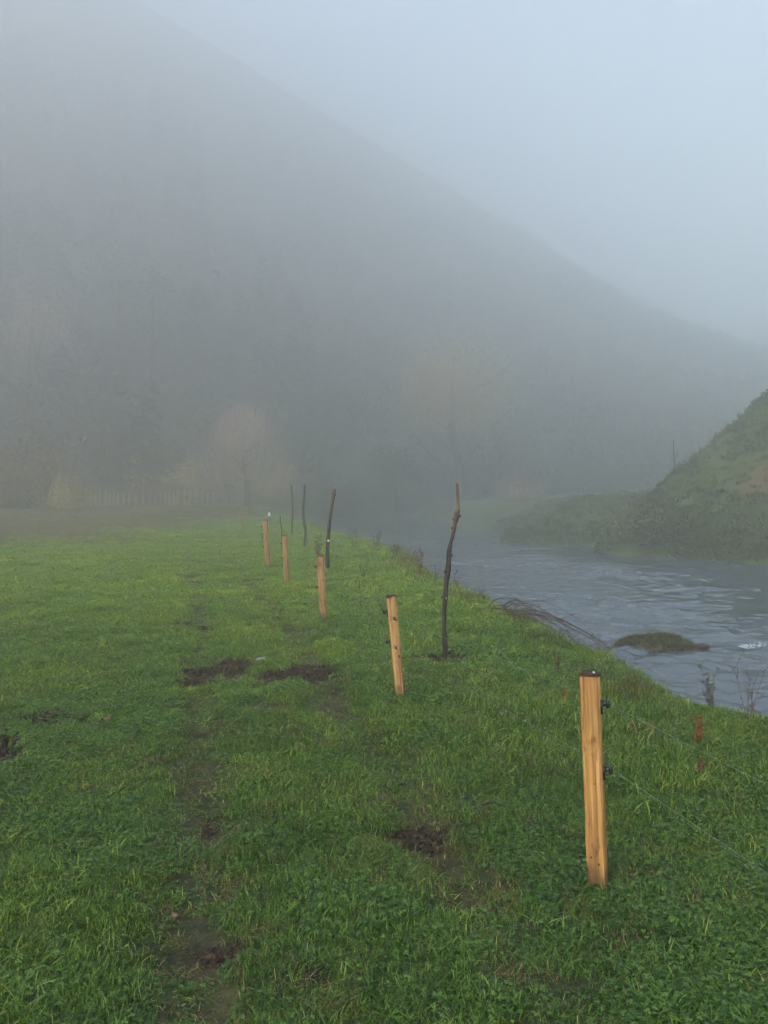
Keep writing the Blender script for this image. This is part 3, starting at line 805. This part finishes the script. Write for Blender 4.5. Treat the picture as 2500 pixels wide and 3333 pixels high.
# ---------------------------------------------------------------- far trees
m_trunk, nt, b = mat('tree_bark', .85, .15); b.inputs['Base Color'].default_value = (.06, .05, .04, 1)
def crown_mat(name, c0, c1): return leaf_mat(name, [(0, c0), (1, c1)], ((.8, .8, .8), (1.2, 1.15, 1.1)), .25, .6, .2, .5)
m_tan = crown_mat('tan_leaves', (.34, .24, .09), (.66, .50, .20)); m_brown = crown_mat('brown_leaves', (.10, .075, .024), (.25, .18, .06)); m_rust = crown_mat('pinkish_twigs', (.27, .19, .145), (.52, .39, .30))
m_ochre = crown_mat('ochre_leaves', (.24, .19, .085), (.48, .38, .17)); m_dark = crown_mat('dark_leaves', (.014, .024, .013), (.04, .05, .026))
def far_tree(name, px, basepy, d, hpx, wpx, m, kind, label, seed, nleaf=1500, base_z=None):
    nleaf = int(nleaf * (1.7 + max(0, wpx - 300) / 40))
    q = np.random.default_rng(seed)
    x = (px - 1250) / 2500 * d; z = max(gz(x, d), float(hill_h(np.array([x]), np.array([d]))[0])) if base_z is None else base_z
    h = hpx / 2500 * d; w = wpx / 2500 * d
    root = empty(name, (x, d, z))
    t = MB(); t.tube(smooth_path([(0, 0, -.6), (.02 * w, 0, h * .2), (-.02 * w, 0, h * .45), (0, 0, h * .85)], 4), [.035 * h * (1 - .85 * (i / 12)) for i in range(13)], 8)
    limbs = []
    for k in range(9):
        a = q.uniform(0, 6.283); z0 = h * q.uniform(.15, .6); L = w * .42 * q.uniform(.6, 1)
        e = Vector((math.cos(a) * L, math.sin(a) * L, z0 + h * q.uniform(.1, .32)))
        p = smooth_path([(0, 0, z0), (e.x * .5, e.y * .5, z0 + (e.z - z0) * .35), tuple(e)], 3); t.tube(p, [.007 * h * (1 - .8 * i / 6) for i in range(7)], 5); limbs.append(e)
    t.build('trunk', m_trunk, root)
    vs, fs, bv = [], [], []
    ncl = 34 if wpx < 300 else 70
    cc = []
    for k in range(ncl):
        dd = q.normal(size=3); dd /= np.linalg.norm(dd); r = q.uniform(.35, .95)
        if kind == 'cone': zz = q.uniform() ** .8; cc.append((dd[0] * w * .45 * (1 - zz), dd[1] * w * .45 * (1 - zz), h * (.12 + .85 * zz), .13 * h))
        elif kind == 'twigs': zz = q.uniform() ** 1.1; cc.append((dd[0] * w * .48 * (1 - .75 * zz), dd[1] * w * .48 * (1 - .75 * zz), h * (.14 + .76 * zz), .13 * h))
        elif kind == 'bush': cc.append((dd[0] * w * .42 * r, dd[1] * w * .3 * r, h * (.36 + .46 * dd[2] * r) * q.uniform(.6, 1.15), .10 * h + .25))
        else: cc.append((dd[0] * w * .38 * r, dd[1] * w * .38 * r, h * (.62 + .30 * dd[2] * r), .12 * h))
    for k in range(nleaf):
        c = cc[q.integers(ncl)]
        p = np.array(c[:3]) + q.normal(size=3) * c[3] * .55
        if p[2] < .05: continue
        a = q.normal(size=3); a /= np.linalg.norm(a); e = np.cross(a, q.normal(size=3)); e /= np.linalg.norm(e)
        if kind == 'twigs': s = q.uniform(.4, 1.1); wd = .035; a = a * .5 + np.array((p[0] / w, p[1] / w, 1.0)); a /= np.linalg.norm(a)
        else: s = q.uniform(.14, .34) * max(1, w / 24); wd = .32 * s
        n0 = len(vs); vs += [tuple(p), tuple(p + a * s * .5 + e * wd), tuple(p + a * s), tuple(p + a * s * .5 - e * wd)]
        fs.append((n0, n0 + 1, n0 + 2, n0 + 3)); bv += [q.uniform()] * 4
    me = bpy.data.meshes.new('crown'); me.from_pydata(vs, [], fs); me.materials.append(m)
    at = me.attributes.new('bv', 'FLOAT', 'POINT'); at.data.foreach_set('value', bv)
    o = bpy.data.objects.new('crown', me); C.objects.link(o); o.parent = root
    cat = 'bush' if kind == 'bush' else 'tree'
    tag(root, label, cat)
    return root
far_tree('bare_tree', 800, 1620, 80, 320, 330, m_rust, 'twigs', 'pale pinkish bare tree with a wide twiggy crown behind the gate', 401, 2600)
far_tree('autumn_tree', 1480, 1640, 98, 560, 520, m_ochre, 'round', 'large ochre round-crowned tree looming faintly above the river', 402, 3200)
far_tree('brown_bush', 90, 1640, 68, 270, 420, m_brown, 'bush', 'broad dark brown bush at the left edge of the field', 403, 3000)
far_tree('yellow_bush', 230, 1640, 64, 140, 160, m_ochre, 'bush', 'small yellowish bush just right of the broad brown bush', 404, 1300)
far_tree('tan_shrub', 458, 1610, 85.8, 185, 120, m_tan, 'bush', 'upright tan shrub behind the middle of the paling fence', 405, 1600)
far_tree('tan_shrub', 585, 1610, 86.5, 210, 190, m_tan, 'bush', 'taller tan shrub with a pointed top behind the right part of the fence', 406, 2000)
far_tree('low_brown_bush', 520, 1620, 84.5, 95, 320, m_brown, 'bush', 'low brown hedge-like bush filling the gap between the two tan shrubs', 407, 2600)
far_tree('low_brown_bush', 360, 1625, 84.5, 85, 220, m_brown, 'bush', 'low brown bush behind the left part of the paling fence', 408, 1800)
far_tree('conifer', 500, 1600, 98.8, 520, 200, m_dark, 'cone', 'dark conifer rising through the fog above the tan shrubs', 409, 2200)
far_tree('conifer', 390, 1600, 101.4, 460, 190, m_dark, 'cone', 'dark conifer on the hill foot left of the taller conifer', 410, 2000)
far_tree('dark_tree', 1290, 1640, 91.0, 280, 230, m_dark, 'round', 'dark round tree at the foot of the hill left of the ochre tree', 411, 2200)
far_tree('dark_tree', 1100, 1640, 93.6, 200, 300, m_dark, 'bush', 'low dark tree clump in the fog behind the thick leaning pole', 412, 2000)
far_tree('red_brown_tree', 110, 1600, 93.6, 520, 330, m_rust, 'round', 'faint reddish brown tree on the slope above the broad brown bush', 413, 2000)
far_tree('red_brown_tree', 1690, 1640, 85.8, 90, 230, m_rust, 'bush', 'low reddish bush at the river bend left of the far green bank', 414, 900)

# ---------------------------------------------------------------- islet in the river
m_islet, nt, b = mat('wet_islet_soil', .8, .3); k1 = pos_noise(nt, 14, 4); nt.links.new(ramp(nt, k1, [(.3, (.025, .022, .012)), (.7, (.07, .065, .03))]).outputs[0], b.inputs['Base Color'])
m_isgr = leaf_mat('islet_plants', [(0, (.05, .042, .016)), (.5, (.10, .092, .03)), (1, (.14, .165, .05))], None, .25, .5, .3)
ix, iy = 4.80, 13.6
def isl_z(t, a): return -.11 + .28 * (1 - t ** 3.2) * (1 + .12 * math.sin(2 * a + .5))
ig = MB(); N1, N2 = 22, 7
vs, fs = [], []
for i in range(N2 + 1):
    t = i / N2
    for k in range(N1):
        a = 2 * math.pi * k / N1; q = t * (1 + .12 * math.sin(3 * a + 1) + .07 * math.sin(7 * a)); vs.append((.78 * q * math.cos(a), .60 * q * math.sin(a), isl_z(t, a)))
for i in range(N2):
    for k in range(N1): fs.append((i * N1 + k, (i + 1) * N1 + k, (i + 1) * N1 + (k + 1) % N1, i * N1 + (k + 1) % N1))
ig.add(vs, fs)
root = empty('grassy_islet', (ix, iy, WATER_Z)); ig.build('mound', m_islet, root)
V, F, B = [], [], []
q = np.random.default_rng(55)
for k in range(560):
    a = q.uniform(0, 6.283); t = q.uniform() ** .5; x = .80 * t * math.cos(a); y = .61 * t * math.sin(a); z = isl_z(t, a)
    vs, fs, bv = blades(7, .04, .085, .009, 1.2, 900 + k); n0 = len(V)
    V += [(v[0] + x, v[1] + y, v[2] + z) for v in vs]; F += [tuple(i + n0 for i in f) for f in fs]; B += list(np.clip(np.array(bv) * .6 + .4 * (1 - t), 0, 1))
me = bpy.data.meshes.new('plant_cover'); me.from_pydata(V, [], F); me.materials.append(m_isgr); at = me.attributes.new('bv', 'FLOAT', 'POINT'); at.data.foreach_set('value', B)
o = bpy.data.objects.new('plant_cover', me); C.objects.link(o); o.parent = root; o['kind'] = 'stuff'
tag(root, 'low brown-green grassy islet standing in the river', 'islet')
m_drift, nt, b = mat('wet_driftwood', .6, .4); b.inputs['Base Color'].default_value = (.03, .02, .013, 1)
m = MB(); m.tube(smooth_path([(5.40, 13.5, -.93), (5.50, 13.45, -.88), (5.60, 13.42, -.865), (5.68, 13.42, -.88)], 4), [.03, .045, .05, .055, .06, .06, .055, .06, .06, .05, .045, .04, .03], 7, True, .15)
tag(m.build('driftwood', m_drift), 'short wet brown driftwood stub at the right tip of the islet', 'driftwood')
m_foam, nt, b = mat('white_foam', .6, .3); b.inputs['Base Color'].default_value = (.40, .45, .48, 1)
m = MB()
for k in range(110):
    t = rnd.uniform(0, 1) ** 1.5; m.blob((6.25 + .42 * t + rnd.uniform(-.05, .05), 13.35 + .18 * t + rnd.uniform(-.16, .16), WATER_Z + .03 + .03 * t), (rnd.uniform(.006, .022), rnd.uniform(.006, .03), rnd.uniform(.003, .009)), k, 5, 3)
tag(m.build('river_foam', m_foam), kind='stuff')

# ---------------------------------------------------------------- weeds along the bank
def stem_mat(name, c): 
    m, nt, b = mat(name, .75, .2); k = pos_noise(nt, 30, 3); nt.links.new(ramp(nt, k, [(.3, tuple(v * .6 for v in c)), (.7, tuple(v * 1.3 for v in c))]).outputs[0], b.inputs['Base Color']); return m
m_red = stem_mat('rust_dock', (.11, .045, .025)); m_grey = stem_mat('grey_dead_stems', (.075, .065, .05)); m_olive = stem_mat('olive_stems', (.05, .06, .03)); m_bram = stem_mat('bramble_cane', (.05, .032, .026)); m_green = stem_mat('green_leaf', (.04, .085, .022)); m_orange = stem_mat('orange_dock', (.17, .075, .02))
def weed(name, base, h, nst, ms, ml, label, seed, spread=.35, seeds=30, leafsize=.012, cat='weed', branch=2, rad=.003):
    q = random.Random(seed); root = empty(name, (base[0], base[1], gz(*base)))
    for k in range(nst):
        a = q.uniform(0, 6.283); L = h * q.uniform(.6, 1.0) if k else h
        tip = Vector((math.cos(a) * spread * L * q.uniform(.2, 1), math.sin(a) * spread * L * q.uniform(.2, 1), L))
        o = Vector((q.uniform(-.03, .03), q.uniform(-.03, .03), -.04))
        path = smooth_path([o, o.lerp(tip, .4) + Vector((q.uniform(-.02, .02), q.uniform(-.02, .02), .02)) * h, tip], 4)
        m = MB(); m.tube(path, [rad * (1 - .6 * i / 8) for i in range(9)], 5)
        leaf = MB(); ends = [path]
        for b_ in range(branch):
            i0 = q.randint(3, 7); p0 = path[i0]; a2 = q.uniform(0, 6.283); l2 = L * q.uniform(.15, .35)
            bp = [p0, p0 + Vector((math.cos(a2) * l2 * .35, math.sin(a2) * l2 * .35, l2 * .6)), p0 + Vector((math.cos(a2) * l2 * .45, math.sin(a2) * l2 * .45, l2))]
            m.tube(bp, [rad * .6, rad * .5, rad * .3], 4); ends.append(bp)
        st = m.build('stem', ms, root)
        for _ in range(seeds):
            e = q.choice(ends); t = q.uniform(.35, 1) if e is path else q.uniform(.2, 1)
            i = min(int(t * (len(e) - 1)), len(e) - 2); p = e[i].lerp(e[i + 1], q.uniform(0, 1))
            d = Vector((q.gauss(0, 1), q.gauss(0, 1), q.gauss(0, .7))).normalized(); s = leafsize * q.uniform(.5, 1.4); w = d.cross(Vector((q.gauss(0, 1), q.gauss(0, 1), q.gauss(0, 1)))).normalized() * s * .4
            leaf.add([p, p + d * s * .55 + w, p + d * s, p + d * s * .55 - w], [(0, 1, 2, 3)])
        if seeds: leaf.build('seed_head', ml, st, smooth=False)['kind'] = 'stuff'
    tag(root, label, cat)
    return root
def at(px, py, dz=0):
    d = CAMZ * 2500 / (py - 1616); return ((px - 1250) / 2500 * d, d)
weed('dock_plant', at(1368, 1876), .62, 5, m_red, m_red, 'tall rust-red seeded dock on the bank edge left of the bent pole', 1, .28, 46, .028, branch=3, rad=.005)
weed('dead_weed', at(1420, 1893), .40, 4, m_grey, m_red, 'small brown dead weed between the red dock and the bent pole', 2, .3, 14, .018)
weed('dead_weed', at(1490, 1915), .42, 6, m_grey, m_grey, 'grey dead weed on the bank just right of the bent pole', 3, .45, 18, .022)
weed('dead_weed', at(1575, 1958), .22, 9, m_grey, m_red, 'spread of low brown weeds on the bank between pole and bramble', 4, 1.2, 10, .016)
weed('dead_weed', at(1150, 1782), .55, 7, m_grey, m_grey, 'far clump of dead grey stems at the left of the bank top', 5, .6, 20, .03, rad=.006)
weed('dead_weed', at(1225, 1782), .65, 9, m_red, m_grey, 'far clump of brown and grey dead stems next to the small green bush', 6, .6, 24, .03, rad=.006)
weed('green_bush', at(1288, 1813), .33, 12, m_olive, m_green, 'small round green bush at the far edge of the bank', 7, .6, 40, .05, 'bush')
weed('dead_weed', at(1040, 1822), .72, 9, m_grey, m_red, 'brown weed clump rising right behind the third post', 8, .35, 30, .03, rad=.006)
weed('reed_stem', at(1170, 1935), .36, 2, m_red, m_red, 'single thin brown stalk in the grass between third post and bent pole', 9, .12, 20, .016)
weed('dead_weed', at(1185, 1885), .30, 5, m_grey, m_grey, 'dark low dead weed in the grass behind the second post', 10, .7, 16, .022)
weed('dead_weed', at(1250, 2010), .30, 6, m_grey, m_grey, 'dark wispy weed touching the top left of the second post', 16, .8, 10, .018)
weed('dock_plant', at(2312, 2300), .33, 6, m_olive, m_grey, 'grey-green bushy weed standing against the water at the near bank', 11, .22, 60, .016, branch=3)
weed('dead_weed', at(2440, 2345), .48, 5, m_red, m_grey, 'branching dead stem against the water at the right edge', 12, .35, 34, .014, branch=3)
weed('dock_plant', at(2268, 2425), .24, 6, m_orange, m_orange, 'orange-brown dock in the grass beneath the grey-green bank weed', 13, .35, 60, .016, branch=2)
weed('dock_plant', at(2270, 2520), .12, 4, m_red, m_red, 'low rust-coloured dock close below the orange-brown one', 14, .6, 36, .014)
weed('dock_plant', at(1818, 2190), .24, 4, m_red, m_red, 'thin reddish dock in the grass behind the nearest post', 15, .2, 40, .014)
weed('dock_plant', at(2075, 2390), .13, 4, m_red, m_red, 'little red-brown dock beside the right side of the nearest post', 17, .5, 26, .014)
weed('dock_plant', at(1835, 2285), .11, 6, m_orange, m_orange, 'yellow-orange dying dock left of the top of the nearest post', 18, .8, 30, .016)
weed('dock_plant', at(22, 2450), .22, 7, m_red, m_bram, 'dark brown curled dock at the left edge of the field', 19, .8, 40, .024)
weed('flower_stem', at(2057, 2215), .26, 1, m_olive, m_drop, 'white flower head on a dark stem at the bank edge above the water', 20, .12, 6, .013, 'flower', branch=1)
# stems on the far bank
def far_stem(px, py0, py1, d, label, r=.03):
    a = P(px, py0, d); m = MB(); h = (py0 - py1) / 2500 * d; root = empty('dead_weed', (a.x, d, gz(a.x, d) - .1))
    m.tube(smooth_path([(0, 0, -.2), (-.04, 0, h * .5), (-.08, 0, h)], 4), [r * (1 - .6 * i / 8) for i in range(9)], 6); m.build('stem', m_grey, root)
    b_ = MB(); b_.tube([(-.03, 0, h * .4), (.10, 0, h * .6), (.14, .02, h * .72)], [r * .5, r * .4, r * .2], 5); b_.build('twig', m_grey, root)
    tag(root, label, 'stem')
far_stem(2197, 1560, 1438, 37, 'tall thin dead stem standing up on the far bank slope')
far_stem(2070, 1625, 1575, 39, 'short dead stem low on the crest of the far bank', .035)
# bramble at the bank edge
def bramble(bx, by, canes, label):
    root = empty('bramble', (bx, by, gz(bx, by)))
    for k, (pts, r) in enumerate(canes):
        m = MB(); path = smooth_path([Vector(p) for p in pts], 5); m.tube(path, [r * (1 - .6 * i / (len(path) - 1)) for i in range(len(path))], 5)
        c = m.build('cane', m_bram, root); lf = MB(); q = random.Random(k)
        for _ in range(34):
            p = q.choice(path[2:]); d = Vector((q.gauss(0, 1), q.gauss(0, 1), q.gauss(0, .6))).normalized(); s = .05 * q.uniform(.4, 1.2); w = d.cross(Vector((.3, .2, 1))).normalized() * s * .22
            lf.add([p, p + d * s * .55 + w, p + d * s, p + d * s * .55 - w], [(0, 1, 2, 3)])
        lf.build('foliage', m_red if k % 3 else m_olive, c, smooth=False)['kind'] = 'stuff'
    tag(root, label, 'bramble')
q = random.Random(77); canes = []
for k in range(22):
    x = q.uniform(-.35, .2); y = q.uniform(-.2, .5); hh = q.uniform(.04, .24); rch = q.uniform(.35, .95); dy = q.uniform(-2.0, -.2)
    canes.append(([(x, y, -.05), (x + .12 * rch, y + dy * .15, hh * .8), (x + .5 * rch, y + dy * .5, hh), (x + .95 * rch, y + dy * .9, hh * .35 - .12), (x + 1.08 * rch, y + dy, -.25)], q.uniform(.005, .010)))
bramble(1.90, 11.5, canes, 'tangle of dark bramble canes arching over the bank towards the water')

# ---------------------------------------------------------------- small things lying in the grass
m_stone, nt, b = mat('grey_stone', .7, .3); k1 = pos_noise(nt, 30, 4); nt.links.new(ramp(nt, k1, [(.3, (.12, .11, .115)), (.7, (.27, .25, .25))]).outputs[0], b.inputs['Base Color'])
x, y = at(850, 2152); m = MB(); m.blob((0, 0, 0), (.065, .05, .03), 5, 10, 7, .1); o = m.build('stone', m_stone); o.location = (x, y, gz(x, y) + .018)
tag(o, 'small grey stone in the grass between the two mud patches', 'stone')
m_deadleaf, nt, b = mat('dead_leaf', .7, .2); b.inputs['Base Color'].default_value = (.12, .07, .045, 1)
def dead_leaf(px, py, s, label, rz):
    x, y = at(px, py); m = MB(); pts = []
    for i in range(7):
        t = i / 6; w = .32 * math.sin(math.pi * min(1, t * .95 + .03)) ** .8; z = .22 * (t - .5) ** 2 * 2
        pts += [((t - .5), -w, z + .12 * w), ((t - .5), 0, z), ((t - .5), w, z + .16 * w)]
    fs = [(3 * i + k, 3 * i + 3 + k, 3 * i + 4 + k, 3 * i + 1 + k) for i in range(6) for k in range(2)]
    m.add([(a * s, b_ * s, c * s) for a, b_, c in pts], fs); o = m.build('fallen_leaf', m_deadleaf); o.location = (x, y, gz(x, y) + .05); o.rotation_euler = (.35, .1, rz); md = o.modifiers.new('thick', 'SOLIDIFY'); md.thickness = .0006
    tag(o, label, 'leaf')
dead_leaf(570, 2970, .034, 'pinkish brown fallen leaf lying in the foreground grass', -.7)
dead_leaf(346, 2352, .06, 'pale tan fallen leaf in the grass at the left of the field', .4)
x, y = at(1540, 2655)
m = MB(); m.tube(smooth_path([(-.16, .02, .02), (-.08, -.01, .05), (-.065, .05, .075), (-.02, .09, .07), (.03, .05, .06), (.045, .01, .045), (.06, .05, .05), (.13, .075, .05), (.2, .08, .02)], 5), .0036, 5)
o = m.build('twine', m_black); o.location = (x, y, gz(x, y) + .02); tag(o, 'thin black looped twine lying in the grass by the near bare patch', 'twine')

# soil crumbs in the bare patches and the stirred earth round the bent pole
m_soil, nt, b = mat('crumbled_soil', .85, .25); k1 = pos_noise(nt, 40, 3); nt.links.new(ramp(nt, k1, [(.35, (.009, .0055, .0035)), (.65, (.045, .027, .015))]).outputs[0], b.inputs['Base Color'])
clods = bpy.data.collections.new('clod_kinds')
for k in range(4):
    m = MB(); m.blob((0, 0, 0), (1, .85, .7), 70 + k, 6, 4, .28); o = m.build('clod_%d' % k, m_soil, link=False, smooth=False); clods.objects.link(o)
PT, SC = [], []
for cx, cy_, rx, ry, s in MUDW:
    if s < .5: continue
    n = int(1500 * rx * ry * 3.1) + 25
    x = cx + rng.normal(0, rx * .62, n); y = cy_ + rng.normal(0, ry * .62, n); k = mud_mask(x, y) > .25
    x, y = x[k], y[k]; sz = .008 + .028 * rng.uniform(size=len(x)) ** 3 * min(1.4, max(.6, cy_ / 6))
    PT.append(np.stack([x, y, terrain(x, y) + sz * .2], -1)); SC.append(np.stack([sz, sz, sz], -1))
PT = np.vstack(PT); SC = np.vstack(SC)
scatter('soil_crumbs', clods, PT, rng.integers(0, 4, len(PT)), SC, m_soil, None, .6)
